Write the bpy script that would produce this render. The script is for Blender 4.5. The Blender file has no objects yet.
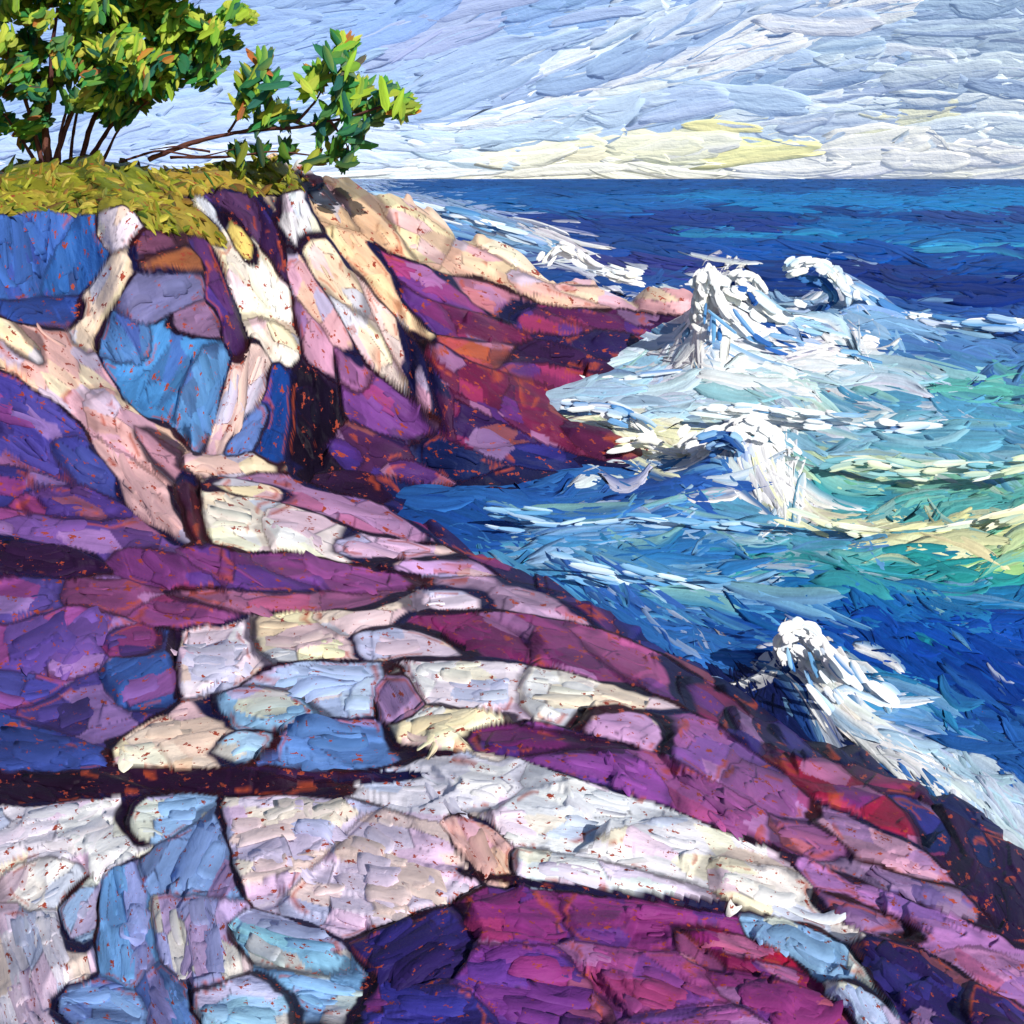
import bpy, math, numpy as np
from mathutils import Vector
rng=np.random.default_rng(7)
CAMZ=6.0; F=887.0; PITCH=math.atan(334/F)
cp,sp=math.cos(PITCH),math.sin(PITCH)
CAM=np.array([0,0,CAMZ]); FW=np.array([0,cp,-sp]); UP=np.array([0,sp,cp]); RT=np.array([1.,0,0])
def proj(P):
    d=P-CAM; zc=np.maximum(d@FW,1e-3)
    return 512+F*(d@RT)/zc, 512-F*(d@UP)/zc, zc
def ray(u,v):
    return FW+((np.asarray(u)-512)/F)[...,None]*RT+((512-np.asarray(v))/F)[...,None]*UP
def at_y(u,v,y):
    r=ray(np.asarray(u,float),np.asarray(v,float)); return CAM+r*(np.asarray(y,float)/r[...,1])[...,None]
def lin(h):
    c=np.array([int(h[i:i+2],16)/255 for i in (0,2,4)])
    return np.where(c<=.04045,c/12.92,((c+.055)/1.055)**2.4)
_tab=rng.random((256,256))
def vnoise(x,y):
    xi=np.floor(x).astype(int); yi=np.floor(y).astype(int); fx=x-xi; fy=y-yi
    fx=fx*fx*(3-2*fx); fy=fy*fy*(3-2*fy)
    g=lambda a,b:_tab[a&255,b&255]
    return ((g(xi,yi)*(1-fx)+g(xi+1,yi)*fx)*(1-fy)+(g(xi,yi+1)*(1-fx)+g(xi+1,yi+1)*fx)*fy)*2-1
def fbm(x,y,o=3):
    s=0;a=1
    for k in range(o):
        s=s+a*vnoise(x*2**k+17*k,y*2**k+31*k); a*=.5
    return s
_h1=rng.random((512,512));_h2=rng.random((512,512))
def worley(x,y):
    xi=np.floor(x).astype(int); yi=np.floor(y).astype(int)
    d1=np.full(len(x),9.);d2=np.full(len(x),9.);cx=np.zeros(len(x),int);cy=cx.copy();rx=np.zeros(len(x));ry=rx.copy()
    for a in (-1,0,1):
        for b in (-1,0,1):
            X=xi+a;Yc=yi+b; fx=X+.1+.8*_h1[X&511,Yc&511]; fy=Yc+.1+.8*_h2[X&511,Yc&511]
            d=np.hypot(x-fx,y-fy); m=d<d1; d2=np.where(m,d1,np.minimum(d2,d)); d1=np.where(m,d,d1)
            cx=np.where(m,X,cx);cy=np.where(m,Yc,cy);rx=np.where(m,x-fx,rx);ry=np.where(m,y-fy,ry)
    hs=[_h1[(cx*7+3*k+11)&511,(cy*5+k*13)&511] for k in range(5)]
    return d2-d1,rx,ry,hs
# ------------------------------------------------------------ stone layout (place, extent, lie, colour; purple and blue sides have shade painted in)
ROCK="""
40 178 60 12 5 8a8a2a G;60 198 60 10 0 a09838 G;140 205 35 12 40 8a8834 G;190 220 45 9 35 a08c3a G;215 178 40 11 5 a48a38 G;265 180 30 10 5 868434 G;110 180 40 12 10 6c762a G
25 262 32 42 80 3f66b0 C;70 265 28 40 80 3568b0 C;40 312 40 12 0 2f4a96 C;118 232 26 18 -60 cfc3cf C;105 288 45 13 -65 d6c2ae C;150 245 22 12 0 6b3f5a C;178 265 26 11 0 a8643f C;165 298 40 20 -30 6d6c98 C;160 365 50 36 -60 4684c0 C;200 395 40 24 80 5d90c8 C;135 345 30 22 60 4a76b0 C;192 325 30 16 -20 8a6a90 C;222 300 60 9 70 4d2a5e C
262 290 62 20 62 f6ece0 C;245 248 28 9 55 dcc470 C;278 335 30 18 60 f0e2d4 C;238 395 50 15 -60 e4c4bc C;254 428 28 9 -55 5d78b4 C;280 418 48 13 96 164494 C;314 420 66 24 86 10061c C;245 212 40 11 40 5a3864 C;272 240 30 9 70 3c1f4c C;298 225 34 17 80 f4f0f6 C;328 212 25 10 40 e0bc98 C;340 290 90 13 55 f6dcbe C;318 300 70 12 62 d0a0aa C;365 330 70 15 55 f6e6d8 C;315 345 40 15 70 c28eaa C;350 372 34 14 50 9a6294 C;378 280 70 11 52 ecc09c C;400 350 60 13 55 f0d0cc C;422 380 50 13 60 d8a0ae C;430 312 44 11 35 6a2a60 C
420 240 60 15 28 f4d0b0 L;380 225 40 13 40 ecc09c L;470 265 60 15 25 f2c2a8 L;440 290 50 13 25 8c3c7c L;490 300 50 16 20 c88098 L;500 250 60 10 30 f2d0b8 L;540 290 60 10 18 f0bcb2 L;600 296 60 8 10 f2c2c0 L;655 302 40 8 8 eeb4ba L;480 330 50 15 20 702450 L;490 346 35 10 10 b0553a L;540 320 50 13 15 6a2a56 L;600 320 60 9 10 561e52 L;655 322 50 8 5 421848 L;610 343 60 10 0 241848 L;540 352 40 9 5 301640 L;560 272 40 7 25 d4acb8 L
480 388 60 13 35 64183f P;530 418 70 14 30 702048 P;590 443 55 10 22 5c2048 P;480 432 50 16 20 30184e P;540 458 60 10 12 18205c P;450 462 40 18 10 121f4e P;380 410 45 22 40 74408a P;370 450 45 18 20 482450 P;412 472 36 12 10 5c2430 P;345 450 30 14 20 442870 P;350 484 40 10 10 281030 P;430 494 60 10 8 0c1a48 P;440 402 40 11 70 581e4c P;540 482 80 10 0 0c1038 P;610 466 50 7 8 141440 P
60 375 80 24 38 ecbab4 R;28 352 50 15 35 f6d8ba R;110 412 80 20 40 e6b2b0 R;150 442 50 12 45 cc92a6 R;28 435 50 34 30 4a4292 R;70 455 50 16 35 434a98 R;140 490 50 14 45 dcb0b2 R;60 500 60 18 20 5a3a78 R;20 482 40 16 10 403f90 R;100 535 60 20 5 745098 R;40 560 50 14 0 2c1438 R;150 560 50 16 25 6c3470 R;190 500 30 10 70 4c2030 R
225 465 60 9 5 e0bcb0 R;235 513 46 22 15 f6ecde R;300 532 70 17 15 f2e4e2 R;370 550 70 13 12 dcc0de R;320 500 80 12 20 b084b0 R;260 490 50 8 5 f0d4bc R;330 577 90 13 8 8c4688 R;250 575 60 14 15 7c3c7c R;420 565 50 9 5 c49cd0 R;360 600 60 9 -4 a26090 R;270 602 80 9 0 a86a90 R
60 640 60 30 -20 7452a4 R;30 600 40 18 0 54448e R;110 600 50 14 0 7a406e R;140 680 45 26 -30 3e60ac R;80 712 60 26 -10 4a3e88 R;30 745 50 24 0 384a94 R;170 612 50 12 10 82427a R;130 642 30 14 0 583f86 R;20 690 40 18 0 4c4c9c R
215 655 50 25 -5 ecd8e6 S;300 640 55 21 -8 f6e8ce S;370 615 70 16 -12 f2dece S;450 600 60 14 -5 e4ccdc S;190 735 55 22 -10 f4d8c6 S;270 712 60 24 -10 8ab6de S;330 690 60 24 -5 b0c2e8 S;340 742 70 20 0 5e86c8 S;410 642 60 15 10 d8c6d8 S;240 742 40 14 -10 b0d6ec S;392 700 26 20 60 a284b2 S
480 635 80 20 12 882c68 S;560 650 90 20 18 8c3a76 S;640 668 90 17 22 a45288 S;520 600 90 13 8 b896b8 S;590 612 60 9 18 5a2c74 S;700 692 60 14 30 702650 S;740 722 40 12 45 30184a S;680 655 60 9 30 242868 S;640 632 70 8 26 181c54 S;735 690 50 9 42 10143f S;560 588 60 6 20 2c1c58 S;800 722 50 9 38 10123a S;880 768 50 9 30 14143c S;960 806 50 9 25 181a48 S;466 545 60 6 28 2a2c68 R
480 685 60 26 5 f2e6f2 S;570 695 80 22 10 f6eee4 S;430 730 60 18 -15 f8eac4 S;630 722 70 18 20 c498c8 S;700 747 70 20 28 a060a2 S;760 787 60 18 35 8c528e S;620 767 80 17 20 844494 S;700 792 80 16 25 985290 S;540 742 80 10 5 5c2058 S
810 770 60 12 30 8c1c3c S;860 800 60 12 20 981f44 S;900 786 40 12 20 42183e S;780 742 40 12 40 2a1c50 S
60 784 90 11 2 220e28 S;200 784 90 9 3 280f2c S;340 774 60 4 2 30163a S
290 842 62 38 -5 d8cce8 S;370 868 74 36 15 e2d4ec S;470 790 80 22 5 e6e4f2 S;560 815 90 28 12 ecf0f8 S;660 850 90 24 18 f0eef6 S;750 882 80 18 20 f4ece8 S;482 850 36 17 50 e8bab4 S;600 880 80 16 10 dce6f4 S
90 838 60 30 -25 eae4f0 S;50 880 40 26 -40 f2ece8 S;150 820 50 20 -10 94bae6 S;190 860 44 36 -60 84a4da S;190 930 46 34 80 a0a4d6 S;130 930 54 24 85 70a2da S;40 960 56 34 80 eae4f0 S;75 915 30 18 -60 acc8ea S;290 955 60 17 20 8ec6ea S;330 990 50 22 10 7eb0e0 S;240 1002 50 18 0 a0ccee S;100 1004 50 20 0 7c9ed4 S;165 1004 40 22 70 6a94d4 S
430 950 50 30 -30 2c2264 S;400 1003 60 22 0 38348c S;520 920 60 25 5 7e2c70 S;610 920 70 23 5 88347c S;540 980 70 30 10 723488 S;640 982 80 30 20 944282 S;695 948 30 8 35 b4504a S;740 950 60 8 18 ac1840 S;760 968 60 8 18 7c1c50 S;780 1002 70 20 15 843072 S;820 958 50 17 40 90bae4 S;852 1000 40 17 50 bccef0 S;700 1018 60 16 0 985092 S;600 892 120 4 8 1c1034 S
870 852 70 15 25 c090ac S;815 838 56 13 20 b8687c S;900 880 70 13 25 866e92 S;930 930 90 17 22 b078ba S;985 962 60 16 30 b87eb0 S;920 982 50 20 30 2a1c58 S;990 1012 30 16 20 30184e S;880 918 60 12 20 644876 S;960 842 50 16 60 2c1238 S;930 822 50 12 40 202a64 S;1000 885 40 24 60 261038 S;980 850 40 10 45 162050 S"""
SEA="""
900 185 200 4 0 12549c;600 187 200 4 0 105298;850 203 160 8 0 1a80c4;600 205 120 7 0 1c66b0;980 215 60 5 5 244a94;700 224 120 7 3 1c3c8c;900 235 140 8 2 146cb4;620 244 80 7 5 1e4a98;760 250 100 7 3 0e50a4;960 262 90 9 0 124a9c;640 266 60 7 5 343c88;420 203 70 7 15 9cb4d8;470 225 60 7 20 80aad4;560 248 40 9 20 f0f0f4;590 265 40 7 20 e6eef4;650 284 50 7 5 245098;800 214 120 4 2 0c4690;950 247 60 4 0 3a9ccc;750 236 70 4 0 2a8cc4
980 290 80 11 0 103080;900 280 80 9 5 16307c;800 272 50 9 5 12367e
712 300 30 14 -70 faf8f4;704 342 36 18 -50 f6f6f4;742 330 50 20 30 f4f6f8;785 350 80 17 15 f2f4f8;690 372 70 13 -10 e4ecf4;790 378 90 11 5 e0eaf2;870 370 80 9 8 b8d0e6;820 288 30 12 -40 a0c0dc;845 300 30 10 60 f0f4f6;830 322 50 11 30 a0c4e0;900 340 90 9 5 6c9ccc;960 352 80 10 3 5488c0;765 300 22 10 50 1f4a90;875 312 60 9 20 84b0d6;960 318 70 11 10 2a58a4;985 386 70 10 0 60b8b4;930 372 70 7 4 8fc8d4;740 358 60 5 18 80b0dc;704 330 30 4 -65 8cb8de
600 380 60 11 -5 a0c4e0;620 408 70 11 5 b0d0e6;640 432 50 10 20 f0ecc8;700 404 90 10 3 d0e2ee;800 402 100 9 5 a4ccd8;900 412 100 11 5 589cc4;580 366 50 10 -5 c8dcea;760 450 40 19 60 f8f8f6;792 474 40 15 70 f2f4f6;730 438 40 10 -20 e4f0f4;700 470 50 10 -20 4078b8;680 490 50 11 -10 2c5aa6;742 482 40 9 -30 3870b0;850 440 90 9 8 88bcd0;950 436 90 9 5 64a8c4;850 424 80 6 8 d8e8e8;900 466 80 10 8 bcd4b0;980 480 70 9 0 78bca4;860 496 90 10 15 489cac;985 524 50 8 -10 dcdca8;900 536 70 7 10 e0e2b4;840 518 50 6 15 dce4bc;1005 550 40 9 -10 98be84;950 505 80 9 -4 58acac;760 520 80 10 5 5c9cc4;650 520 90 11 8 3a78b8;560 510 80 11 8 2c64ac;480 520 50 9 10 1f5098;600 550 80 10 15 4c90c8;700 560 90 11 12 2f78b4;820 562 90 12 10 389ca8;930 572 90 10 5 2c9498;1000 595 60 12 0 2478b0;620 575 60 6 15 9cc6e4;760 590 80 6 15 7cb4dc;700 535 80 5 8 a4cce6;560 530 70 5 12 8cbce0
850 602 100 12 8 1e6ab0;960 622 80 15 0 144aa4;720 612 90 9 15 5098c8;650 600 60 9 25 3a6cb4;700 640 60 9 30 3068b0;780 630 80 11 15 1e58aa;880 650 80 13 12 12469c;985 672 70 16 20 103c92;798 650 26 12 -30 f8f6f0;830 682 42 17 50 f6f6f0;862 722 60 16 45 ecf4f4;808 712 50 9 60 204080;900 752 60 14 35 f0f4f6;962 788 60 12 30 e0ebf2;922 710 60 10 30 5c94c8;985 742 60 14 25 2860aa;1002 812 40 12 35 c8d8ea;868 762 40 9 40 15224c;780 692 30 20 60 151f52;940 810 40 9 35 4478b8;950 650 70 5 18 1f8a9c;900 690 60 6 30 2f86b4;950 755 60 6 30 b0cce6"""
SKY="""
600 168 150 7 0 fcf4e2;450 166 80 9 0 e6eaf2;900 168 140 7 0 fcf6e8;745 140 46 11 3 faecb0;620 154 80 7 -2 faf0d2;880 146 80 10 0 faf6e8;985 124 60 17 0 e4eaf0;905 112 40 10 0 faf2d0;520 132 80 13 -5 c0d0e6;450 104 80 16 -15 a8bcde;560 96 100 7 -15 ecf0f4;700 114 90 7 -5 b4c6e2;810 108 60 8 0 e0e6ee;800 92 100 9 0 bccce4;700 74 100 9 -10 b8cae4;650 44 90 14 -20 a0b6da;500 55 100 16 -20 a8bcde;400 40 80 17 -20 aab4da;420 8 80 14 -15 92aede;728 47 20 4 -25 d89c88;800 32 90 9 -15 f0f2f6;900 18 90 12 -5 aec2de;900 62 100 8 -3 dee6ee;820 58 80 6 -5 a4bada;985 40 60 12 0 bccce0;560 12 80 14 -15 90acd8;250 40 80 24 -15 98b0da;300 90 80 20 -15 a2bade;200 120 60 16 -5 aec0e2;350 140 70 14 -5 cad4ea;965 84 60 7 0 a6b8d2;700 12 80 10 -15 dae2ee;560 70 70 6 -18 e2e8f0;760 80 90 4 -8 96aed0;860 128 80 4 0 bccade;680 128 70 4 -3 9cb0d0"""
class Seeds:
    def __init__(s,txt,poly):
        rows=[r.split() for r in txt.replace('\n',';').split(';') if r.strip()]
        s.u=np.array([float(r[0]) for r in rows]); s.v=np.array([float(r[1]) for r in rows])
        s.rx=np.array([float(r[2]) for r in rows]); s.ry=np.array([float(r[3]) for r in rows])
        s.an=np.radians([float(r[4]) for r in rows])
        s.col=np.array([lin(r[5]) for r in rows]); s.poly=poly
        s.g=np.array([r[6] if len(r)>6 else '' for r in rows])
    def look(s,u,v,warp=3.5):
        u=np.asarray(u,float).ravel(); v=np.asarray(v,float).ravel()
        uu=u+warp*fbm(u/60,v/60,2)+.22*warp*vnoise(u/13,v/13); vv=v+warp*.8*fbm(u/60+50,v/60+9,2)+.2*warp*vnoise(u/13+7,v/13)
        i1=np.zeros(len(u),int); i2=np.zeros(len(u),int); d1=np.full(len(u),1e9); d2=np.full(len(u),1e9)
        for k in range(len(s.u)):
            c,q=math.cos(s.an[k]),math.sin(s.an[k]); dx=uu-s.u[k]; dy=vv-s.v[k]
            a=(dx*c+dy*q)/s.rx[k]; b=(-dx*q+dy*c)/s.ry[k]
            if s.poly:
                a=a+(.25*math.sin(k*2.3))*b; aa_=np.abs(a);bb=np.abs(b); d=np.maximum(np.maximum(aa_,bb),.70*(aa_+bb))
            else: d=np.hypot(a,b)
            m=d<d1; m2=(~m)&(d<d2)
            d2=np.where(m,d1,np.where(m2,d,d2)); i2=np.where(m,i1,np.where(m2,k,i2))
            d1=np.where(m,d,d1); i1=np.where(m,k,i1)
        return i1,i2,(d2-d1)/(1/s.ry[i1]+1/s.ry[i2])
    def local(s,u,v,i):
        c,q=np.cos(s.an[i]),np.sin(s.an[i]); dx=u-s.u[i]; dy=v-s.v[i]
        return dx*c+dy*q,-dx*q+dy*c
RK,SE,SK=Seeds(ROCK,True),Seeds(SEA,False),Seeds(SKY,False)
SK.col=SK.col*np.array([.98,1.03,1.0])
CAVE=np.argmin(np.hypot(RK.u-314,RK.v-420))  # cliff recess: its deep shadow is put into the near-black seed colour
# ------------------------------------------------------------ terrain heights
ctl=[]
for u,v,y in [(0,1024,2.0),(512,1024,2.1),(800,1024,2.3),(1000,1024,2.6),(0,900,2.75),(300,900,2.75),(600,900,2.9),(850,900,3.5),(1000,900,4.2),
 (0,800,3.6),(300,800,3.6),(500,800,3.6),(700,800,4.0),(850,800,4.9),(950,810,6.2),(1015,835,7.15),
 (0,700,4.8),(200,700,4.8),(400,700,4.9),(600,700,5.6),(700,700,7.2),(765,705,9.25),(860,760,8.0),
 (0,600,6.6),(200,600,6.8),(400,600,8),(500,600,9.5),(610,605,12.),
 (0,520,8.5),(200,520,9),(300,520,10.5),(430,530,15.0),(520,565,13.3),
 (0,460,10),(180,460,11),(250,460,13),(330,460,15.5),(430,465,17.8),(560,475,18.2),(645,466,18.6),
 (0,400,10.5),(100,400,11.3),(180,400,14.5),(300,400,16.5),(430,400,18),(530,400,20.5),(590,432,19.8),(630,450,19.2),
 (0,335,11.5),(110,335,15.5),(250,330,17.5),(400,330,20),(480,330,23),(560,335,30),(530,368,26.5),(600,354,30.5),(690,322,37.5),
 (0,250,14.5),(100,250,15.5),(200,250,18),(300,250,19.5),(400,250,23),(500,270,31),(560,285,37),(640,302,40),(694,300,41),
 (0,200,16),(150,200,17),(280,200,21),(330,200,24),(440,235,33),(500,248,36),(0,165,20),(150,162,22),(280,168,25),(330,182,27),(390,208,31)]:
    ctl.append(tuple(at_y(u,v,y)))
ctl+=[(-2,1,3.9),(0,.8,4),(1.5,1,3.5),(-2.8,2,3.7),(-7,5,3.2),(-13,10,4),(-20,15,5.5),(-27,20,6.3),(-36,30,6),(-14,33,5.2),(-6,38,2),(-1,44,.5),(3,47,-.5),(8.6,46,-1.4),(-14,50,1),(-40,60,3),
 (2.4,2,2),(3.8,3,.8),(6.5,5,-1),(12,10,-2),(24,20,-2),(70,60,-2),(3.0,13.5,-1.2),(6,10,-1.5),(2.5,15.6,-1.2),(6,20,-1.5),(4,25,-1.5),(8.4,31,-1.5),(13,41,-1.5),(14,60,-2),(6,60,-2),(0,62,-2),(-8,62,-2),(.6,16.1,-.9),(4.8,21,-1.2),(2.4,24.6,-.9),(7,33,-1.2),(-.6,15.8,-.5),(6.2,8,-1),(9,7.5,-2),(4.5,9.9,-1)]
C3=np.array(ctl); X=np.stack([C3[:,0]/C3[:,1],.6*np.log(C3[:,1])],1)
def K(A,B): return np.sqrt(((A[:,None]-B[None])**2).sum(-1)+.035**2)
n=len(X); M=np.zeros((n+3,n+3)); M[:n,:n]=K(X,X)+np.eye(n)*-1e-3; M[:n,n:]=np.c_[np.ones(n),X]; M[n:,:n]=M[:n,n:].T
wts=np.linalg.solve(M,np.r_[C3[:,2],0,0,0])
cA=np.linspace(-1.05,1.05,300); cL=np.linspace(math.log(1.1),math.log(66),420); qa,ql=np.meshgrid(cA,cL); Q=np.stack([qa.ravel(),.6*ql.ravel()],1)
Zc=np.zeros(len(Q))
for i in range(0,len(Q),60000):
    q=Q[i:i+60000]; Zc[i:i+60000]=K(q,X)@wts[:n]+wts[n]+q@wts[n+1:]
Zc=Zc.reshape(420,300)
def bil(H,ga,gl,a,l):
    ai=np.interp(a,ga,np.arange(len(ga))).clip(0,len(ga)-1.001); li=np.interp(l,gl,np.arange(len(gl))).clip(0,len(gl)-1.001)
    i=ai.astype(int); j=li.astype(int); fa=ai-i; fl=li-j
    return (H[j,i]*(1-fa)+H[j,i+1]*fa)*(1-fl)+(H[j+1,i]*(1-fa)+H[j+1,i+1]*fa)*fl
NA,NL=1150,1180
aa=np.linspace(-.96,.96,NA); tl=np.linspace(math.log(1.25),math.log(64),4000); den=1+2.2*np.exp(-.5*((np.exp(tl)-19)/5.)**2); cm=np.cumsum(den); cm=(cm-cm[0])/(cm[-1]-cm[0]); LL=np.interp(np.linspace(0,1,NL),cm,tl)
GA,GL=np.meshgrid(aa,LL); Z=bil(Zc,cA,cL,GA.ravel(),GL.ravel())
def smooth(H,k):
    for _ in range(k):
        H=H.copy(); H[1:-1,1:-1]=(H[:-2,1:-1]+H[2:,1:-1]+H[1:-1,:-2]+H[1:-1,2:]+4*H[1:-1,1:-1])/8
    return H
Y=np.exp(GL.ravel()); XX=GA.ravel()*Y
P0=np.stack([XX,Y,Z],1); u,v,zc=proj(P0)
i1,i2,e=RK.look(u,v)
cd=np.abs(RK.col[i1]-RK.col[i2]).sum(1); crack=np.clip(.2+cd*1.3,0,1)
sm=np.clip(e/3.5,0,1)
px=zc/F; hoff=rng.uniform(0,10,len(RK.u)); gr=RK.g=='G'; hoff[gr]=2
lumr=RK.col.mean(1); hoff=hoff*.8+np.where(lumr>.45,3,np.where(lumr<.05,-3,0))
tilt=rng.uniform(-.22,.22,(len(RK.u),2)); tilt[:,1]-=.05
def facets(u,v,i,sx=50,sy=19):
    p,q=RK.local(u,v,i); p=p+2*vnoise(u/24,v/24); q=q+1.2*vnoise(u/24+5,v/24)
    s=np.where(v<440,.72,1.)
    return worley(p/(sx*s)+i*13.7,q/(sy*s)+i*5.3)
fe,frx,fry,fh=facets(u,v,i1)
fac=(fh[0]-.3)*3.+frx*(fh[1]-.5)*13+fry*(fh[2]-.5)*14
fe2,fx2,fy2,fg=facets(u,v,i1,95,36)
fac+=(fg[0]-.5)*4+fx2*(fg[1]-.5)*26+fy2*(fg[2]-.5)*22
big=fbm(u/90,v/45,2)*4
lx,ly=RK.local(u,v,i1)
d=(hoff[i1]+tilt[i1,0]*lx+tilt[i1,1]*ly).clip(-6,22)
wid=1.9+1.1*fbm(u/40,v/40,1)
d=(d+fac)*(.25+.75*sm)+big-crack*5*np.exp(-(e/wid)**2)
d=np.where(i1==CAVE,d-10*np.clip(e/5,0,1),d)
fade=np.clip((Z+1)/1.,0.2,1)
D2=smooth((np.minimum(px,.05)*d*fade).reshape(NL,NA),3).ravel()
Z1=Z+D2
PT=np.stack([XX,Y,Z1],1); HT=Z1.reshape(NL,NA)
hT=lambda x,y: bil(HT,aa,LL,x/np.maximum(y,.3),np.log(np.maximum(y,.3)))
def gridnormals(P,nl,na):
    G=P.reshape(nl,na,3); N=np.cross(np.gradient(G,axis=1),np.gradient(G,axis=0))
    N/=np.linalg.norm(N,axis=-1,keepdims=True)+1e-12; return N.reshape(-1,3)
NT=gridnormals(np.stack([XX,Y,smooth(HT,20).ravel()],1),NL,NA)
# ------------------------------------------------------------ sea heights
NSA,NSL=560,800
sa=np.linspace(-1.7,1.7,NSA); sl=np.linspace(math.log(3.5),math.log(6300),NSL); GA2,GL2=np.meshgrid(sa,sl)
SY=np.exp(GL2.ravel()); SX=GA2.ravel()*SY; PS=np.stack([SX,SY,0*SX],1); us,vs,zs=proj(PS)
far=np.clip((vs-179)/230,0.02,1)
h=far*(6*fbm(us/120,vs/(10+26*far),2)+2.5*np.abs(fbm(us/60+4,vs/10,2)))
for (gu,gv,rx,ry,an,am) in [(718,354,27,17,-8,56),(770,352,60,14,10,38),(850,338,70,10,12,24),(835,318,30,8,20,20),(960,352,90,12,5,14),
    (765,478,46,14,8,32),(720,486,55,10,-15,16),(900,505,120,12,6,14),(950,548,90,14,0,16),(822,690,34,18,42,18),(880,745,60,14,38,16),(850,600,120,14,10,12),(590,285,50,8,10,8),(620,430,60,9,10,2),(960,640,90,16,0,14)]:
    c,q=math.cos(math.radians(an)),math.sin(math.radians(an)); dx=us-gu; dy=vs-gv
    h=h+am*np.exp(-.5*(((dx*c+dy*q)/rx)**2+((-dx*q+dy*c)/ry)**2))
SZ=h*zs/F*np.clip(6/(zs*.002+6),.2,1)
PS[:,2]=SZ; HS=SZ.reshape(NSL,NSA); hS=lambda x,y: bil(HS,sa,sl,x/np.maximum(y,.3),np.log(np.maximum(y,.3)))
NS=gridnormals(np.stack([SX,SY,smooth(HS,6).ravel()],1),NSL,NSA)
# ------------------------------------------------------------ mesh helpers
def mkmesh(name,V,Fc,col,uv,mat,smoothf=True):
    me=bpy.data.meshes.new(name); V=np.asarray(V,np.float32); Fc=np.asarray(Fc,np.int32)
    me.vertices.add(len(V)); me.vertices.foreach_set('co',V.ravel())
    me.loops.add(Fc.size); me.loops.foreach_set('vertex_index',Fc.ravel())
    me.polygons.add(len(Fc)); me.polygons.foreach_set('loop_start',np.arange(0,Fc.size,4,dtype=np.int32))
    me.polygons.foreach_set('loop_total',np.full(len(Fc),4,np.int32))
    me.polygons.foreach_set('use_smooth',np.full(len(Fc),smoothf,bool))
    me.update(calc_edges=True)
    a=me.attributes.new('pcol','FLOAT_COLOR','POINT'); a.data.foreach_set('color',np.c_[np.clip(col,0,.88),np.ones(len(V))].astype(np.float32).ravel())
    b=me.attributes.new('pst','FLOAT_VECTOR','POINT'); b.data.foreach_set('vector',np.c_[uv,np.zeros(len(V))].astype(np.float32).ravel())
    me.materials.append(mat)
    ob=bpy.data.objects.new(name,me); bpy.context.scene.collection.objects.link(ob); return ob
def merge(*parts):
    V=[];Fc=[];C=[];U=[];o=0
    for p in parts:
        V.append(p[0]);Fc.append(p[1]+o);C.append(p[2]);U.append(p[3]);o+=len(p[0])
    return np.concatenate(V),np.concatenate(Fc),np.concatenate(C),np.concatenate(U)
def gridpart(P,nl,na,col,uv,mask=None):
    idx=np.arange(nl*na).reshape(nl,na)
    Fq=np.stack([idx[:-1,:-1],idx[:-1,1:],idx[1:,1:],idx[1:,:-1]],-1).reshape(-1,4)
    if mask is not None:
        Fq=Fq[mask[Fq[:,0]]]; used,inv=np.unique(Fq,return_inverse=True)
        return P[used],inv.reshape(-1,4),col[used],uv[used]
    return P,Fq,col,uv
SG9=np.array([-1,-.93,-.66,-.33,0,.33,.66,.93,1.]); TG7=np.array([-1,-.86,-.45,0,.45,.86,1.]); TG5=np.array([-1,-.6,0,.6,1.]); TGK=np.array([-1,-.88,0,.88,1.])
SG5=np.array([-1,-.6,0,.6,1.]); TG3=np.array([-1,-.4,.4,1.])
def dabs(P,T,W,N,th,c1,c2,cur,lpx,wpx,conform=None,pw=5.,tip=.25,sg=SG9,tg=TG7,ns=1.,edge=.22):
    n=len(P); nu,nv=len(sg),len(tg)
    S=sg[None,:,None]; Tt=tg[None,None,:]
    wp=np.maximum((1-np.abs(sg)**pw),0)**.6*(1-tip)+tip; wp=wp[None,:,None]*(1+edge*rng.uniform(-1,1,(n,nu,1)))
    endj=1+.12*rng.uniform(-1,1,(n,1,nv))
    ws=Tt*wp+cur[:,None,None]*(S**2-.35); ss=S*endj
    pos=P[:,None,None]+T[:,None,None]*ss[...,None]+W[:,None,None]*ws[...,None]
    if conform is not None: pos=conform(pos)
    rs=rng.choice([-1,1],n)[:,None,None]
    hh=.45+.75*np.clip(Tt*rs,0,1)**3+ns*(.3*rng.uniform(-1,1,(n,1,nv))+.15*rng.uniform(-1,1,(n,nu,nv)))+.5*np.clip(S,0,1)**4
    brd=(np.abs(Tt)==1)|(np.abs(S)==1); hh=np.where(brd,-.35,hh)
    pos=pos+N[:,None,None]*(th[:,None,None]*hh+rng.uniform(0,1,n)[:,None,None]*th[:,None,None]*.7)[...,None]
    m=np.clip(.5+.45*Tt+.35*rng.uniform(-1,1,(n,1,nv))+0*S,0,1)[...,None]
    col=c1[:,None,None]*(1-m)+c2[:,None,None]*m; col=col*(1+.08*ns*rng.uniform(-1,1,(n,1,nv,1)))+0*pos
    uv=np.stack([(S*lpx[:,None,None])+rng.uniform(0,5000,n)[:,None,None]+0*Tt,(Tt*wpx[:,None,None])+rng.uniform(0,5000,n)[:,None,None]+0*S],-1)
    idx=np.arange(nu*nv).reshape(nu,nv); q=np.stack([idx[:-1,:-1],idx[1:,:-1],idx[1:,1:],idx[:-1,1:]],-1).reshape(-1,4)
    Fq=(q[None]+(np.arange(n)*nu*nv)[:,None,None]).reshape(-1,4)
    return pos.reshape(-1,3),Fq,col.reshape(-1,3),uv.reshape(-1,2)
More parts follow.
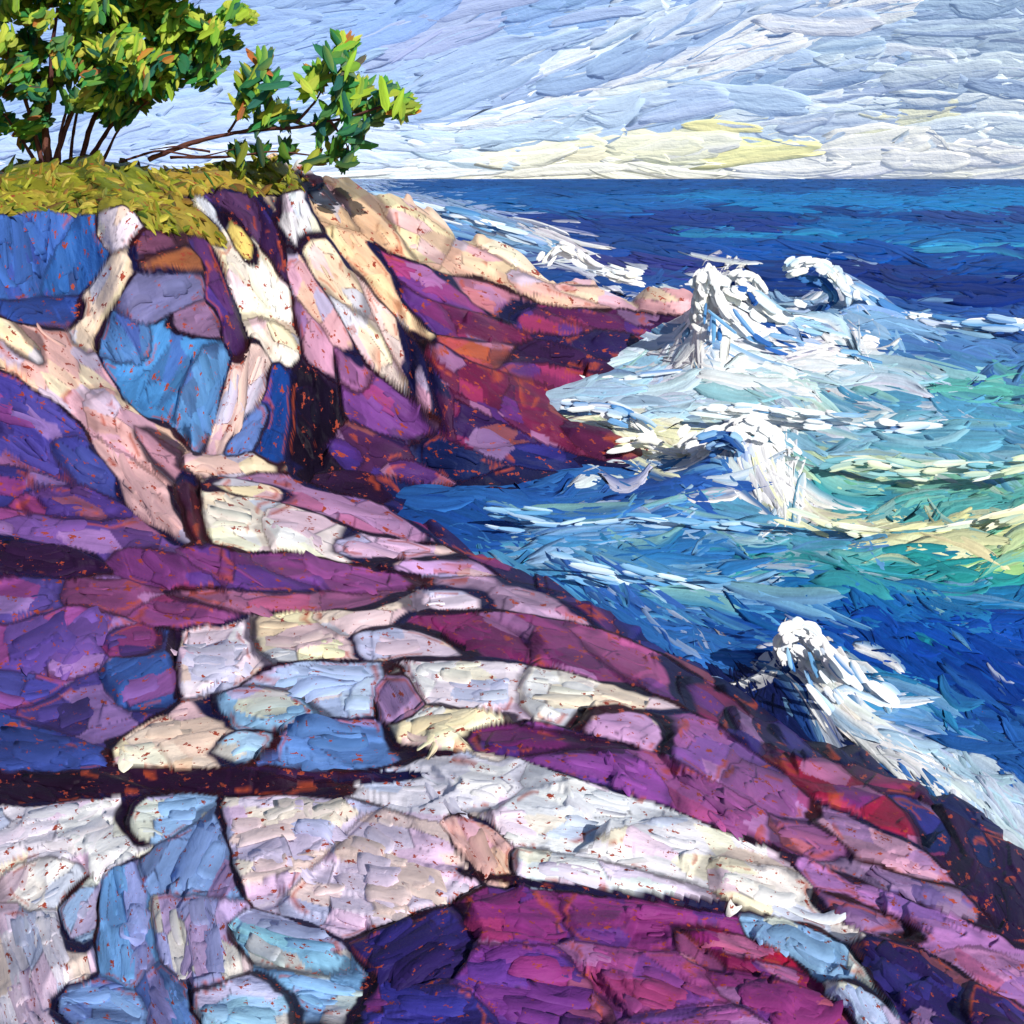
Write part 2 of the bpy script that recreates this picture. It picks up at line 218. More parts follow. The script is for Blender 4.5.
def sframe(P,N,ang,l,w,mn):
    d=P-CAM; zc=np.maximum(d@FW,.3); r=d/zc[:,None]; rn=(r*N).sum(1); rn=np.where(rn<0,-1,1)*np.maximum(np.abs(rn),mn)
    px=zc/F
    def mp(a,s):
        D=np.cos(a)[:,None]*RT-np.sin(a)[:,None]*UP
        return (D-r*((D*N).sum(1)/rn)[:,None])*(s*px)[:,None]
    return mp(ang,l),mp(ang+math.pi/2,w),px
def jit(c,s=.12):
    b=1+rng.normal(0,s,(len(c),1)); t=1+rng.normal(0,s*.45,(len(c),3)); return np.clip(c*b*t,0.004,.9)
# ------------------------------------------------------------ materials
def paint(name,rough=.42,orange=.0,orc='b04a22',spec=.4,bump=1.,emit=0,var=1.,sx=.025,sy=.3,transl=0):
    m=bpy.data.materials.new(name); m.use_nodes=True; nt=m.node_tree; N=nt.nodes; L=nt.links; bs=N['Principled BSDF']
    at=N.new('ShaderNodeAttribute'); at.attribute_name='pcol'
    st=N.new('ShaderNodeAttribute'); st.attribute_name='pst'
    mp=N.new('ShaderNodeMapping'); mp.inputs['Scale'].default_value=(sx,sy,1); L.new(st.outputs['Vector'],mp.inputs['Vector'])
    n1=N.new('ShaderNodeTexNoise'); n1.noise_dimensions='2D'; n1.inputs['Scale'].default_value=1; n1.inputs['Detail'].default_value=2; L.new(mp.outputs[0],n1.inputs['Vector'])
    mp2=N.new('ShaderNodeMapping'); mp2.inputs['Scale'].default_value=(.07,.13,1); L.new(st.outputs['Vector'],mp2.inputs['Vector'])
    n2=N.new('ShaderNodeTexNoise'); n2.noise_dimensions='2D'; n2.inputs['Scale'].default_value=1; n2.inputs['Detail'].default_value=4; n2.inputs['Roughness'].default_value=.7; L.new(mp2.outputs[0],n2.inputs['Vector'])
    mr=N.new('ShaderNodeMapRange'); mr.inputs[1].default_value=.3; mr.inputs[2].default_value=.7; mr.inputs[3].default_value=1-.14*var; mr.inputs[4].default_value=1+.10*var; L.new(n1.outputs[0],mr.inputs[0])
    vm=N.new('ShaderNodeVectorMath'); vm.operation='SCALE'; L.new(at.outputs['Color'],vm.inputs[0]); L.new(mr.outputs[0],vm.inputs['Scale'])
    last=vm.outputs[0]
    if orange>0:
        r2=N.new('ShaderNodeMapRange'); r2.inputs[1].default_value=.72-orange; r2.inputs[2].default_value=.74-orange; L.new(n2.outputs[0],r2.inputs[0])
        mx=N.new('ShaderNodeMix'); mx.data_type='RGBA'; c=lin(orc); mx.inputs['B'].default_value=(*c,1); L.new(r2.outputs[0],mx.inputs['Factor']); L.new(last,mx.inputs['A']); last=mx.outputs['Result']
    L.new(last,bs.inputs['Base Color'])
    if emit: L.new(last,bs.inputs['Emission Color']); bs.inputs['Emission Strength'].default_value=emit
    ad=N.new('ShaderNodeMath'); ad.operation='ADD'; L.new(n1.outputs[0],ad.inputs[0])
    m3=N.new('ShaderNodeMath'); m3.operation='MULTIPLY'; m3.inputs[1].default_value=1.; L.new(n2.outputs[0],m3.inputs[0]); L.new(m3.outputs[0],ad.inputs[1])
    ge=N.new('ShaderNodeNewGeometry'); ln=N.new('ShaderNodeVectorMath'); ln.operation='LENGTH'; L.new(ge.outputs['Position'],ln.inputs[0])
    ds=N.new('ShaderNodeMath'); ds.operation='MULTIPLY'; ds.inputs[1].default_value=.0036*bump; L.new(ln.outputs['Value'],ds.inputs[0])
    bp=N.new('ShaderNodeBump'); bp.inputs['Strength'].default_value=.7; L.new(ad.outputs[0],bp.inputs['Height']); L.new(ds.outputs[0],bp.inputs['Distance']); L.new(bp.outputs[0],bs.inputs['Normal'])
    bs.inputs['Roughness'].default_value=rough; bs.inputs['Specular IOR Level'].default_value=spec
    if transl:
        tr=N.new('ShaderNodeBsdfTranslucent'); ms=N.new('ShaderNodeMixShader'); ms.inputs[0].default_value=transl
        L.new(last,tr.inputs[0]); L.new(bs.outputs[0],ms.inputs[1]); L.new(tr.outputs[0],ms.inputs[2]); L.new(ms.outputs[0],N['Material Output'].inputs[0])
    return m
mground=paint('rock_stone',.6,.085,'9c4230',.14,.6,sy=.12); mrock=paint('rock_impasto',.6,.055,'9c4230',.14,.45,sy=.12)
msea=paint('sea_water',.6,0,spec=.06,bump=.5); mseab=paint('sea_depth',.7,.02,'8a4a4a',spec=.03,bump=.4)
msky=paint('sky_clouds',.9,0,spec=.02,bump=.4,emit=.22,var=.4,sy=.2); mleaf=paint('pine_foliage',.6,0,spec=.15,bump=.4,transl=.3); mbark=paint('pine_bark',.7,0,spec=.1); mgrass=paint('grass_blades',.6,0,spec=.1)
# ------------------------------------------------------------ rocks
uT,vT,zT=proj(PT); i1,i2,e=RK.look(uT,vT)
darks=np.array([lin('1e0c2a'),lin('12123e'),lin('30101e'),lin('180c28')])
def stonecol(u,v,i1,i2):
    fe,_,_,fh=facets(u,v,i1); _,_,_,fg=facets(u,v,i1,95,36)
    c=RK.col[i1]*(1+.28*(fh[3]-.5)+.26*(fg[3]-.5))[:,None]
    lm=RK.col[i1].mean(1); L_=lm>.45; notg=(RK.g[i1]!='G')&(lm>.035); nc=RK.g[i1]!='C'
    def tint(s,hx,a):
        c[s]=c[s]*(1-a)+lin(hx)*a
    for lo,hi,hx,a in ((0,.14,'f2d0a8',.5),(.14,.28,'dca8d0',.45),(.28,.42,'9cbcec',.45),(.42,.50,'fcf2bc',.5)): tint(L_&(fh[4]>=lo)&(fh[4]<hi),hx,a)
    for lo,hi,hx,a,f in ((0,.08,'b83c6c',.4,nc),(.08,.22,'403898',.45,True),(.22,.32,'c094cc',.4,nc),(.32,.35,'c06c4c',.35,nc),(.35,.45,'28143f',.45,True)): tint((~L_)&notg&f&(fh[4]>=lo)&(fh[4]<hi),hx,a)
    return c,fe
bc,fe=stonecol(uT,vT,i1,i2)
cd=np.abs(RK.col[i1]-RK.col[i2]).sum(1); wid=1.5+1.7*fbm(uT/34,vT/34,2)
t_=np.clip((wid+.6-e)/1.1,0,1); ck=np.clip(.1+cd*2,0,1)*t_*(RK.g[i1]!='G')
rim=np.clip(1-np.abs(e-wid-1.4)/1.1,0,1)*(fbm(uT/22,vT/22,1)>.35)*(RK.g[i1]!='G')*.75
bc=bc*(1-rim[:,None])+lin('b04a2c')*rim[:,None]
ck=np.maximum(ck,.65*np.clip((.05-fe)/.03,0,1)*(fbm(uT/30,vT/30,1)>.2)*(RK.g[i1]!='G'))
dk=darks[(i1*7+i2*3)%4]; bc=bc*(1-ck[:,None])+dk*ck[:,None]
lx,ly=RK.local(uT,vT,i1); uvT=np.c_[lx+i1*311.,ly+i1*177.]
def cellw(uu,vv,nl,na):
    U=uu.reshape(nl,na);V=vv.reshape(nl,na)
    return (np.gradient(U,axis=1)*np.gradient(V,axis=0)-np.gradient(V,axis=1)*np.gradient(U,axis=0)).ravel()
w=cellw(uT,vT,NL,NA); w=np.where(w<0,-w,w*.2).clip(0,20)
w[(uT<-120)|(uT>1150)|(vT>1120)|(PT[:,2]<-.15)]=0
w=w/w.sum()
groups={'G':'grassy_clifftop','C':'sea_cliff','L':'rock_ledge','P':'rocky_point','R':'rocky_shore','S':'granite_slabs'}
HTs=smooth(HT,8)
def rockdabs(nd,lmin,lmax,wmin,wmax):
    k=rng.choice(len(w),nd,p=w); P=PT[k]; Nn=NT[k]; uu,vv,_=proj(P)
    j1,j2,ee=RK.look(uu,vv); keep=(ee>4.5); P,Nn,uu,vv,j1,j2,ee=[q[keep] for q in (P,Nn,uu,vv,j1,j2,ee)]
    n=len(P); ang=RK.an[j1]+rng.normal(0,.2,n); wd=np.minimum(rng.uniform(wmin,wmax,n),(ee-2.4)*.85); l=rng.uniform(lmin,lmax,n)
    sc=np.where(vv<430,.7,1.); wd*=sc; l*=sc
    for _ in range(3):
        for sgn in (-1,1):
            q1,_,q3=RK.look(uu+sgn*np.cos(ang)*l,vv+sgn*np.sin(ang)*l); bad=(q1!=j1)|(q3<3); l=np.where(bad,l*.72,l)
    wd=np.minimum(wd,l*.6)
    ok=wd>1.6; P,Nn,uu,vv,j1,j2,ee,ang,wd,l=[q[ok] for q in (P,Nn,uu,vv,j1,j2,ee,ang,wd,l)]; n=len(P)
    T,W,px=sframe(P,Nn,ang,l,wd,.28)
    c,_=stonecol(uu,vv,j1,j2); c1=jit(c,.05); c2=jit(c*.75+RK.col[j1]*.25,.07)
    def conf(p):
        q=p.copy(); x=p[...,0];y=np.maximum(p[...,1],.3); q[...,2]=bil(HTs,aa,LL,x/y,np.log(y)); return q
    th=px*rng.uniform(.9,2.2,n)*np.clip(wd/7,.5,1.2)
    return dabs(P,T,W,Nn,th,c1,c2,rng.normal(0,.15,n),l,wd,conf,ns=.15,edge=.10,pw=9,tip=.6,tg=TGK),j1
D1,J1=rockdabs(1500,14,38,6,15); D2,J2=rockdabs(700,8,22,2,5)
nper=45; fper=32
for g,nm in groups.items():
    gm=RK.g[i1]==g
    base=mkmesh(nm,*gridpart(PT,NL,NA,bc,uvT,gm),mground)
    ps=[]
    for D,J in ((D1,J1),(D2,J2)):
        s=np.where(RK.g[J]==g)[0]
        V=D[0].reshape(-1,nper,3)[s].reshape(-1,3); C=D[2].reshape(-1,nper,3)[s].reshape(-1,3); U=D[3].reshape(-1,nper,2)[s].reshape(-1,2)
        q=D[1][:fper]; Fq=(q[None]+(np.arange(len(s))*nper)[:,None,None]).reshape(-1,4); ps.append((V,Fq,C,U))
    o=mkmesh('stone_faces' if g!='G' else 'turf',*merge(*ps),mrock); o.parent=base
# ------------------------------------------------------------ sea
uS,vS,zS=proj(PS); j1,j2,e=SE.look(uS,vS,10)
bcs=SE.col[j1]*.85+.15*lin('0f3c90'); lx,ly=SE.local(uS,vS,j1)
seao=mkmesh('sea',*gridpart(PS,NSL,NSA,bcs,np.c_[lx+j1*211.,ly+j1*97.]),mseab)
cwS=-cellw(uS,vS,NSL,NSA)
w2=cwS.clip(0,60)/np.clip((vS-176)/170,.06,1)**1.2
w2[(uS<-120)|(uS>1150)|(vS>980)|(vS<179.5)|(hT(PS[:,0],PS[:,1])>.35)&(SY<63)&(np.abs(GA2.ravel())<.95)]=0
w2/=w2.sum()
def seadabs(nd,lmin,lmax,wmin,wmax,foam):
    k=rng.choice(len(w2),nd,p=w2); P=PS[k]; Nn=NS[k]; uu,vv,_=proj(P); n=len(P)
    j1,_,_=SE.look(uu,vv,10); j2,_,_=SE.look(uu+rng.normal(0,18,n),vv+rng.normal(0,7,n)*np.clip((vv-176)/170,.1,1),10)
    sc=np.clip((vv-176)/170,.12,1)
    ang=SE.an[j1]+rng.normal(0,.08,n)+.5*vnoise(uu/80,vv/36)*sc
    l=rng.uniform(lmin,lmax,n)*(.45+.55*sc); wd=np.maximum(rng.uniform(wmin,wmax,n)*sc,.5)
    r=(P-CAM); rn=np.abs(r[:,2])/np.maximum(r@FW,.3); mn=rn*.8
    T,W,px=sframe(P,Nn,ang,l,wd,mn)
    lim=(.2*P[:,1])/np.maximum(np.linalg.norm(T,axis=1),1e-6); T*=np.minimum(lim,1)[:,None]
    lim=(.12*P[:,1])/np.maximum(np.linalg.norm(W,axis=1),1e-6); W*=np.minimum(lim,1)[:,None]
    c1=jit(SE.col[j1],.10); c2=jit(SE.col[j2],.12)
    rr=rng.random(n)
    for lo,hi,hx,v0,v1 in ((0,foam,'dfeaf4',270,2000),(foam,foam+.05,'8fc2e2',270,2000),(foam+.05,foam+.12,'10368a',270,2000),(foam+.12,foam+.18,'9cd4c0',370,620),(foam+.18,foam+.21,'e4e8b8',390,580)):
        s=(rr>=lo)&(rr<hi)&(vv>v0)&(vv<v1)&(uu>480); c1[s]=c1[s]*.4+lin(hx)*.6
    def conf(p):
        q=p.copy(); q[...,2]=hS(p[...,0],p[...,1]); return q
    th=px*rng.uniform(.8,1.9,n)*np.clip(wd/4,.2,1)
    return dabs(P,T,W,Nn,th,c1,c2,rng.normal(0,1.3,n),l,wd,conf,pw=3,tip=.2,ns=.4,edge=.12,tg=TG7 if wmax>5 else TG5)
o=mkmesh('water_strokes',*merge(seadabs(4200,24,60,4,9,.03),seadabs(3800,14,40,1.6,4,.12)),msea); o.parent=seao
def pathdabs(pts,y,nd,spread,lr,wr,cols,dy=.22,th=1.1):
    pts=np.array(pts,float)
    t=np.arange(len(pts)); ti=np.linspace(0,len(pts)-1,60); pts=np.stack([np.interp(ti,t,pts[:,k]) for k in (0,1)],1)
    for _ in range(30): pts[1:-1]=(pts[:-2]+2*pts[1:-1]+pts[2:])/4
    seg=np.r_[0,np.cumsum(np.linalg.norm(np.diff(pts,axis=0),axis=1))]
    s=rng.uniform(0,seg[-1],nd); uu=np.interp(s,seg,pts[:,0]); vv=np.interp(s,seg,pts[:,1])
    s2=np.minimum(s+6,seg[-1]); s0=np.maximum(s-6,0)
    an=np.arctan2(np.interp(s2,seg,pts[:,1])-np.interp(s0,seg,pts[:,1]),np.interp(s2,seg,pts[:,0])-np.interp(s0,seg,pts[:,0]))
    off=rng.normal(0,spread,nd); uu=uu-np.sin(an)*off; vv=vv+np.cos(an)*off
    P=at_y(uu,vv,y+rng.normal(0,dy,nd)); N=np.tile([.25,-.8,.55],(nd,1))+rng.normal(0,.05,(nd,3)); N/=np.linalg.norm(N,axis=1)[:,None]
    l=rng.uniform(*lr,nd)*.85; wd=rng.uniform(*wr,nd); T,W,px=sframe(P,N,an+rng.normal(0,.1,nd),l,wd,.5)
    ca=np.array([lin(c) for c in cols]); c1=jit(ca[rng.integers(0,len(ca),nd)],.04); c2=jit(ca[rng.integers(0,len(ca),nd)],.04)
    kap=np.interp(s,seg[:-1],np.gradient(np.unwrap(np.arctan2(np.diff(pts[:,1]),np.diff(pts[:,0]))))/(seg[1]+1e-6))
    cur=kap*l*l/2/np.maximum(wd,.5)
    return dabs(P,T,W,N,px*th*rng.uniform(.6,1.2,nd),c1,c2,cur.clip(-4,4),l,wd,None,pw=3,tip=.4,ns=.3,edge=.12,tg=TG5)
wh=['fbfaf6','f4f4f4','ecf0f6','dce8f2','fbfaf6','f6f2e4']; wb=['fbfaf6','e4eef4','b4d0e8','6aa0d0','4a84c0']; wy=['f8f6e4','ece8b8','fbfaf6']; bl=['3a78bc','6aa4d4','2a5ea8','94c0e2']
mw=paint('sea_foam',.6,0,spec=.1,bump=.4)
mkmesh('breaking_wave',*merge(pathdabs([(676,374),(692,352),(699,322),(702,290),(708,274)],31,60,4,(6,14),(2.4,5.2),wh),
 pathdabs([(702,378),(717,344),(722,314),(713,290),(706,274)],31,90,6,(6,14),(2.4,5.2),wh),
 pathdabs([(714,290),(738,302),(772,324),(820,344),(890,364)],31,120,7,(8,20),(2.4,5.2),wh+['a4c8e4']),
 pathdabs([(722,296),(728,280),(742,273),(756,278),(762,290)],31.5,36,2.5,(4,9),(1.8,3.6),wh),
 pathdabs([(716,318),(740,342),(790,362),(860,380),(920,388)],30,120,9,(8,22),(2.4,5.2),wh),
 pathdabs([(716,340),(760,366),(820,382),(900,392)],29.5,80,8,(8,22),(2.4,5.2),wh+wb),
 pathdabs([(704,372),(714,340),(712,312)],29.4,14,6,(8,16),(1.2,2.6),bl),
 pathdabs([(728,312),(760,340),(820,362),(900,378)],29.2,30,9,(10,22),(1.2,2.8),bl),
 pathdabs([(736,290),(748,290),(756,300),(748,308)],31,12,3,(5,9),(1.5,3),['2a5ea8','1c4a94']),
 pathdabs([(580,384),(640,386),(700,386),(780,394),(860,400)],27.5,80,5,(10,24),(2.,4.6),wh+wb)),mw)
mkmesh('breaking_wave',*merge(pathdabs([(790,268),(812,260),(836,270),(854,292),(850,318),(828,330),(806,324)],35,90,3,(5,12),(2,4.2),wh+['a4c8e4']),
 pathdabs([(846,286),(890,312),(950,326),(1020,328)],35,60,4,(10,26),(1.8,4.2),wb),
 pathdabs([(802,280),(822,282),(834,298),(820,314)],35.3,26,3,(5,11),(1.8,3.6),['3a70b0','2a58a0','68a0cc'])),mw)
mkmesh('breaking_wave',*merge(pathdabs([(690,450),(716,434),(748,422),(772,438),(792,468),(836,492)],18.2,130,6.5,(6,15),(2.4,5.4),wh),
 pathdabs([(740,430),(762,446),(784,474),(820,490)],18,70,8,(6,14),(2.4,5.),wh+['b4d0e8']),
 pathdabs([(630,502),(690,494),(730,474),(744,448),(730,436),(708,442)],17.4,100,6,(8,18),(1.8,4.6),['2a60a8','5a90c4','98c0e0','1a4a90','12387c']),
 pathdabs([(618,446),(646,442),(672,452),(704,448)],19.0,40,3.5,(8,18),(1.8,4),wy),
 pathdabs([(690,412),(760,414),(840,424),(920,430)],22,60,5,(10,26),(1.8,4.4),wh+wb)),mw)
mkmesh('breaking_wave',*merge(pathdabs([(782,656),(784,641),(802,634),(820,650),(836,682),(868,718),(910,752)],9.8,170,7,(6,15),(2.6,5.6),wh,.08),
 pathdabs([(826,660),(856,694),(900,730),(960,768),(1030,796)],9.4,150,9,(9,24),(2.6,5.6),wb+wh,.08),
 pathdabs([(822,696),(850,730),(892,762),(950,792),(1030,822)],9.0,110,6,(9,24),(2.4,5.2),wh+wb,.08),
 pathdabs([(800,652),(816,690),(850,730)],9.3,14,6,(8,18),(1.4,3),bl,.06)),mw)
mkmesh('breaking_wave',*merge(pathdabs([(545,262),(556,246),(572,252),(590,268),(640,280)],46,50,3.5,(5,13),(1.3,3),wh),
 pathdabs([(340,190),(400,204),(470,220),(540,242)],60,50,4,(12,24),(1.5,3.2),wb)),mw)
mkmesh('breaking_wave',*merge(pathdabs([(566,406),(608,410),(642,424),(660,446)],21.4,50,4.5,(8,18),(1.8,4.4),wb),
 pathdabs([(780,516),(850,532),(900,542),(960,532),(1030,510)],14.5,46,4,(12,28),(2,4.4),['ecead0','dcdcb0','b4ccb8','f2f0e0'],.12),
 pathdabs([(800,470),(860,462),(930,474),(1030,466)],17,40,4,(12,28),(2,4),['d4e0c0','a0c8c8','78b4c4','f0f0dc'],.12),
 pathdabs([(560,560),(640,584),(720,600),(800,606),(900,640)],12.6,44,7,(12,28),(1.8,4),['c8e0f0','8cbce0','5c9ccc'],.1),
 pathdabs([(500,518),(560,524),(640,520),(720,526),(800,540)],15,40,6,(12,28),(1.6,3.6),['c8e0f0','8cbce0','5c9ccc'],.1)),mw)
# ------------------------------------------------------------ sky backdrop
R=6500.
ph=np.linspace(-.98,.98,340); zz=np.linspace(-120,3200,220); GP,GZ=np.meshgrid(ph,zz)
PK=np.stack([R*np.sin(GP.ravel()),R*np.cos(GP.ravel()),GZ.ravel()],1); uk,vk,_=proj(PK)
j,_,_=SK.look(uk,vk.clip(-60,176),12)
skyo=mkmesh('sky',*gridpart(PK,220,340,SK.col[j],np.c_[GP.ravel()*887,GZ.ravel()*.136]),msky)
def skydabs(nd,lmin,lmax,wmin,wmax):
    uu=rng.uniform(-150,1180,nd); vv=rng.uniform(-130,181,nd); n=nd
    r=ray(uu,vv); t=R/np.hypot(r[:,0],r[:,1]); P=CAM+r*t[:,None]; N=-P*[1,1,0]/R
    j1,_,_=SK.look(uu,vv,12); j2,_,_=SK.look(uu+rng.normal(0,16,n),vv+rng.normal(0,5,n),12)
    ang=SK.an[j1]+rng.normal(0,.10,n)+.22*vnoise(uu/90,vv/30); l=rng.uniform(lmin,lmax,n); wd=rng.uniform(wmin,wmax,n)
    wd=np.minimum(wd,np.maximum((182-vv)*.5,2)); 
    T,W,px=sframe(P,N,ang,l,wd,.3)
    def conf(p):
        q=p.copy(); rr=np.hypot(p[...,0],p[...,1]); q[...,0]*=R/rr; q[...,1]*=R/rr; return q
    return dabs(P,T,W,N,px*rng.uniform(.5,1.3,n),jit(SK.col[j1],.03),jit(SK.col[j2],.04),rng.normal(0,.4,n),l,wd,conf,pw=4,tip=.25,ns=.25,edge=.2)
o=mkmesh('cloud_strokes',*merge(skydabs(800,30,75,8,17),skydabs(600,14,50,2.5,7)),msky); o.parent=skyo
# ------------------------------------------------------------ trees
def tube(pts,r0,r1,cols=('4a3040','8a5a4c'),ns=8,sub=8):
    pts=np.array(pts,float); m=(len(pts)-1)*sub+1; s=np.linspace(0,len(pts)-1,m); c=np.stack([np.interp(s,range(len(pts)),pts[:,k]) for k in range(3)],1)
    for _ in range(3): c[1:-1]=(c[:-2]+2*c[1:-1]+c[2:])/4
    c+=np.stack([vnoise(s*2+k*9+pts[0,0]*3,s*0+k) for k in range(3)],1)*r0*.5
    t=np.gradient(c,axis=0); t/=np.linalg.norm(t,axis=1)[:,None]; a=np.cross(t,[.1,1,.05]); a/=np.linalg.norm(a,axis=1)[:,None]; b=np.cross(t,a)
    rad=np.linspace(r0,r1,m)*(1+.12*rng.uniform(-1,1,m)); th=np.linspace(0,2*math.pi,ns,endpoint=False)
    rr=rad[:,None]*(1+.18*rng.uniform(-1,1,(m,ns)))
    V=c[:,None]+rr[...,None]*(np.cos(th)[None,:,None]*a[:,None]+np.sin(th)[None,:,None]*b[:,None])
    idx=np.arange(m*ns).reshape(m,ns); n2=np.roll(idx,-1,1); Fq=np.stack([idx[:-1],n2[:-1],n2[1:],idx[1:]],-1).reshape(-1,4)
    mm=rng.random((m*ns,1)); col=lin(cols[0])*mm+lin(cols[1])*(1-mm)
    return V.reshape(-1,3),Fq,col,np.c_[np.repeat(np.arange(m)*4.,ns),np.tile(np.arange(ns)*3.,m)]
greens=[('347850',1.),('449a50',1.1),('74b03c',1.4),('a8c83e',1.3),('d4dc58',.9),('2c6460',.9),('cc7a40',.3),('98a440',.7)]
GC=np.array([lin(g) for g,_ in greens]); GW=np.array([q for _,q in greens]); GW/=GW.sum()
def foliage(cl,y,nb,lr,wr,dy=.7,bright=1.,fan=.6,hub=None):
    Ps=[];As=[];Cs=[];
    for (cu,cv,cr) in cl:
        yy=y+rng.normal(0,dy); n=max(4,int(nb*rng.uniform(.7,1.3)))
        dirn=rng.normal(-1.0,.7) if hub is None else math.atan2(cv-hub[1],cu-hub[0])*.5-.6+rng.normal(0,.15)
        base=dirn+rng.uniform(-fan,fan,n)
        rr=cr*np.sqrt(rng.random(n)); th=base if hub is not None else rng.uniform(0,2*math.pi,n)
        Ps.append(at_y(cu+np.cos(th)*rr,cv+np.sin(th)*rr*.8,yy+rng.normal(0,.2,n))); As.append(base+rng.normal(0,.15,n))
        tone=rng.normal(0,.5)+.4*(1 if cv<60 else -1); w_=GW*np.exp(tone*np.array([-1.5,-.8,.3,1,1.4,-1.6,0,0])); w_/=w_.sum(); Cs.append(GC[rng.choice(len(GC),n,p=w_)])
    P=np.concatenate(Ps);an=np.concatenate(As);c=np.concatenate(Cs)*bright;n=len(P)
    N=np.tile([.25,-.78,.55],(n,1))+rng.normal(0,.16,(n,3)); N/=np.linalg.norm(N,axis=1)[:,None]
    l=rng.uniform(*lr,n); wd=rng.uniform(*wr,n); T,W,px=sframe(P,N,an,l,wd,.45)
    c2=jit(c*.6+.4*bright*GC[rng.choice(len(GC),n,p=GW)],.12)
    return dabs(P,T,W,N,px*rng.uniform(.9,1.9,n),jit(c,.12),c2,rng.normal(0,.5,n),l,wd,None,pw=3.2,tip=.25,sg=SG5,tg=TG3,ns=.6)
def pxp(l,y): return [at_y(q[0],q[1],y) for q in l]
def regions(rg,n):
    out=[]; ar=np.array([r[2]*r[3] for r in rg],float); k=rng.choice(len(rg),n,p=ar/ar.sum())
    for i in k:
        r=rg[i]; t=rng.uniform(0,2*math.pi); q=math.sqrt(rng.random()); out.append((r[0]+r[2]*q*math.cos(t),r[1]+r[3]*q*math.sin(t),rng.uniform(7,15)))
    return out
def tree(name,trunks,fol):
    e_=bpy.data.objects.new(name,None); bpy.context.scene.collection.objects.link(e_)
    a=mkmesh('trunk_and_limbs',*merge(*trunks),mbark); b=mkmesh('foliage',*merge(*fol),mleaf); a.parent=e_; b.parent=e_
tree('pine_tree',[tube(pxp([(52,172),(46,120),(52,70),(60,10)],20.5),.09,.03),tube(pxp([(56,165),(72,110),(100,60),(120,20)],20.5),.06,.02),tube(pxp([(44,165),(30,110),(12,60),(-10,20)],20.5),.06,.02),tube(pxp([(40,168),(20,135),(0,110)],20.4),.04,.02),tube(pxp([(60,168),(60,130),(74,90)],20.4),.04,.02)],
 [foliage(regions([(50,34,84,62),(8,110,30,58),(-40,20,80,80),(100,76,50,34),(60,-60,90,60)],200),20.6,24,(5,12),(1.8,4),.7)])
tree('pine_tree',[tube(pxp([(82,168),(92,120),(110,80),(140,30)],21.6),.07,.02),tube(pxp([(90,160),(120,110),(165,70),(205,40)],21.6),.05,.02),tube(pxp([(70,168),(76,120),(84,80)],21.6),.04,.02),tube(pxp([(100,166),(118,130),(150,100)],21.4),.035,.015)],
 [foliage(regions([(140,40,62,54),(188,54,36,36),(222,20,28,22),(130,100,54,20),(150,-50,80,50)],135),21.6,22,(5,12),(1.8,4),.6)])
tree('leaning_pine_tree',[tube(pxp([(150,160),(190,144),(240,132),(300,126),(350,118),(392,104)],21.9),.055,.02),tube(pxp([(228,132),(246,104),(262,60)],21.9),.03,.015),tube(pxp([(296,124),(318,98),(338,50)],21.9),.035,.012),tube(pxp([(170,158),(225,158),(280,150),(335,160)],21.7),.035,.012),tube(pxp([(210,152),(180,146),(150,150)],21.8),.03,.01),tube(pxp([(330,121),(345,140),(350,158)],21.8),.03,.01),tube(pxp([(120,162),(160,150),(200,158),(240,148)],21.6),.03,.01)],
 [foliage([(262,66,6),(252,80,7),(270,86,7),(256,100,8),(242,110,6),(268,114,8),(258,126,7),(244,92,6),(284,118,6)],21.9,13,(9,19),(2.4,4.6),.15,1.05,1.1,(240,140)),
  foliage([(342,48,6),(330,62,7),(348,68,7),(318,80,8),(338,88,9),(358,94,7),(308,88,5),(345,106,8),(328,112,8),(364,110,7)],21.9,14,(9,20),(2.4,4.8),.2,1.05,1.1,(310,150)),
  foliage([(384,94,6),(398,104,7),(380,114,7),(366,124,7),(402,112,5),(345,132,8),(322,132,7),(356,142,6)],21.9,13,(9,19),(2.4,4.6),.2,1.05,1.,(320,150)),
  foliage([(332,154,7),(310,162,8),(345,164,6),(285,154,7),(262,156,6),(240,158,6)],21.7,12,(8,16),(2.2,4.2),.2,.6,.9,(280,190))])
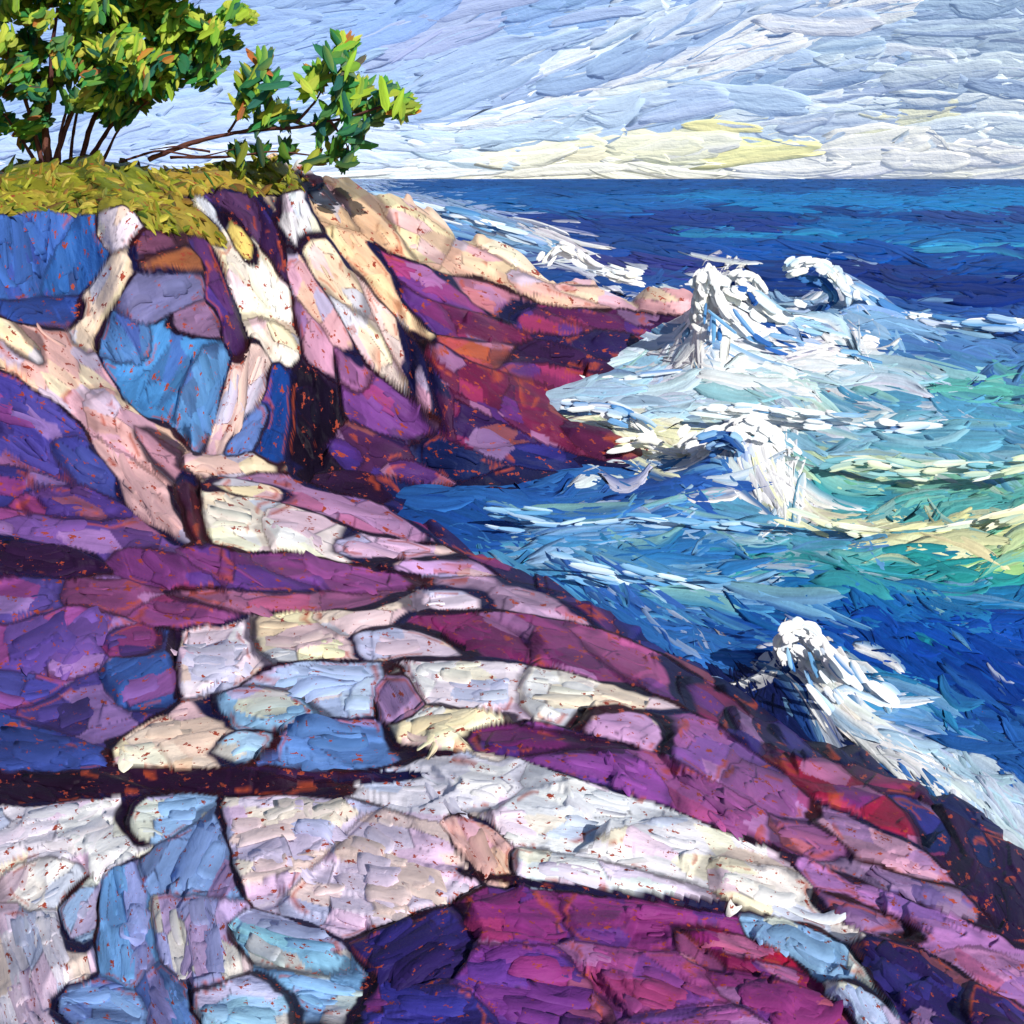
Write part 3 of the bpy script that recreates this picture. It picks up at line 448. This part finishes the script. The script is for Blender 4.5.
def grass():
    nd=1100; ii=np.where((RK.g[i1g]=='G')&(PT[:,2]>4.6)&(uT>-140)&(uT<310)&(vT>145))[0]; wk=np.abs(cellw(uT,vT,NL,NA))[ii]; k=ii[rng.choice(len(ii),nd,p=wk/wk.sum())]
    P=PT[k]; n=nd; N=np.tile([0,-.85,.5],(n,1))+rng.normal(0,.2,(n,3)); N/=np.linalg.norm(N,axis=1)[:,None]
    uu,vv,_=proj(P); an=np.where(uu>115,.75,.0)+rng.normal(0,.35,n)+np.where(rng.random(n)<.3,-1.1,0); l=rng.uniform(5,13,n); wd=rng.uniform(1.4,3.6,n); T,W,px=sframe(P,N,an,l,wd,.4)
    gc=np.array([lin(x) for x in ('7c8a26','a49e32','5c6a22','b4a444','40602c','96742c','c8bc58','6a4a30')]); return dabs(P,T,W,N,px*1.3,jit(gc[rng.integers(0,8,n)],.12),jit(gc[rng.integers(0,8,n)],.12),rng.normal(0,.6,n),l,wd,None,pw=2.4,tip=.15,sg=SG5,tg=TG3)
i1g=i1
mkmesh('grass',*grass(),mgrass)
# ------------------------------------------------------------ light, world, camera
sc=bpy.context.scene
wd=bpy.data.worlds.new('World'); sc.world=wd; wd.use_nodes=True; nt=wd.node_tree; bg=nt.nodes['Background']
sk=nt.nodes.new('ShaderNodeTexSky'); sk.sky_type='NISHITA'; sk.sun_disc=False
dirv=Vector((-.47,.58,-.64)).normalized(); el=math.asin(-dirv.z); az=math.atan2(-dirv.x,-dirv.y)
sk.sun_elevation=el; sk.sun_rotation=az; nt.links.new(sk.outputs[0],bg.inputs[0]); bg.inputs[1].default_value=.07
sl_=bpy.data.lights.new('sun','SUN'); sl_.energy=4.0; sl_.angle=math.radians(.6); sl_.color=(1,.96,.9); so=bpy.data.objects.new('sun',sl_); so.rotation_euler=dirv.to_track_quat('-Z','Y').to_euler(); sc.collection.objects.link(so)
cam=bpy.data.cameras.new('camera'); co=bpy.data.objects.new('camera',cam); sc.collection.objects.link(co); co.location=(0,0,CAMZ); co.rotation_euler=(math.pi/2-PITCH,0,0)
cam.sensor_width=36; cam.lens=36*F/1024; cam.clip_start=.1; cam.clip_end=20000; sc.camera=co
sc.view_settings.view_transform='Standard'; sc.view_settings.look='None'; sc.view_settings.exposure=0
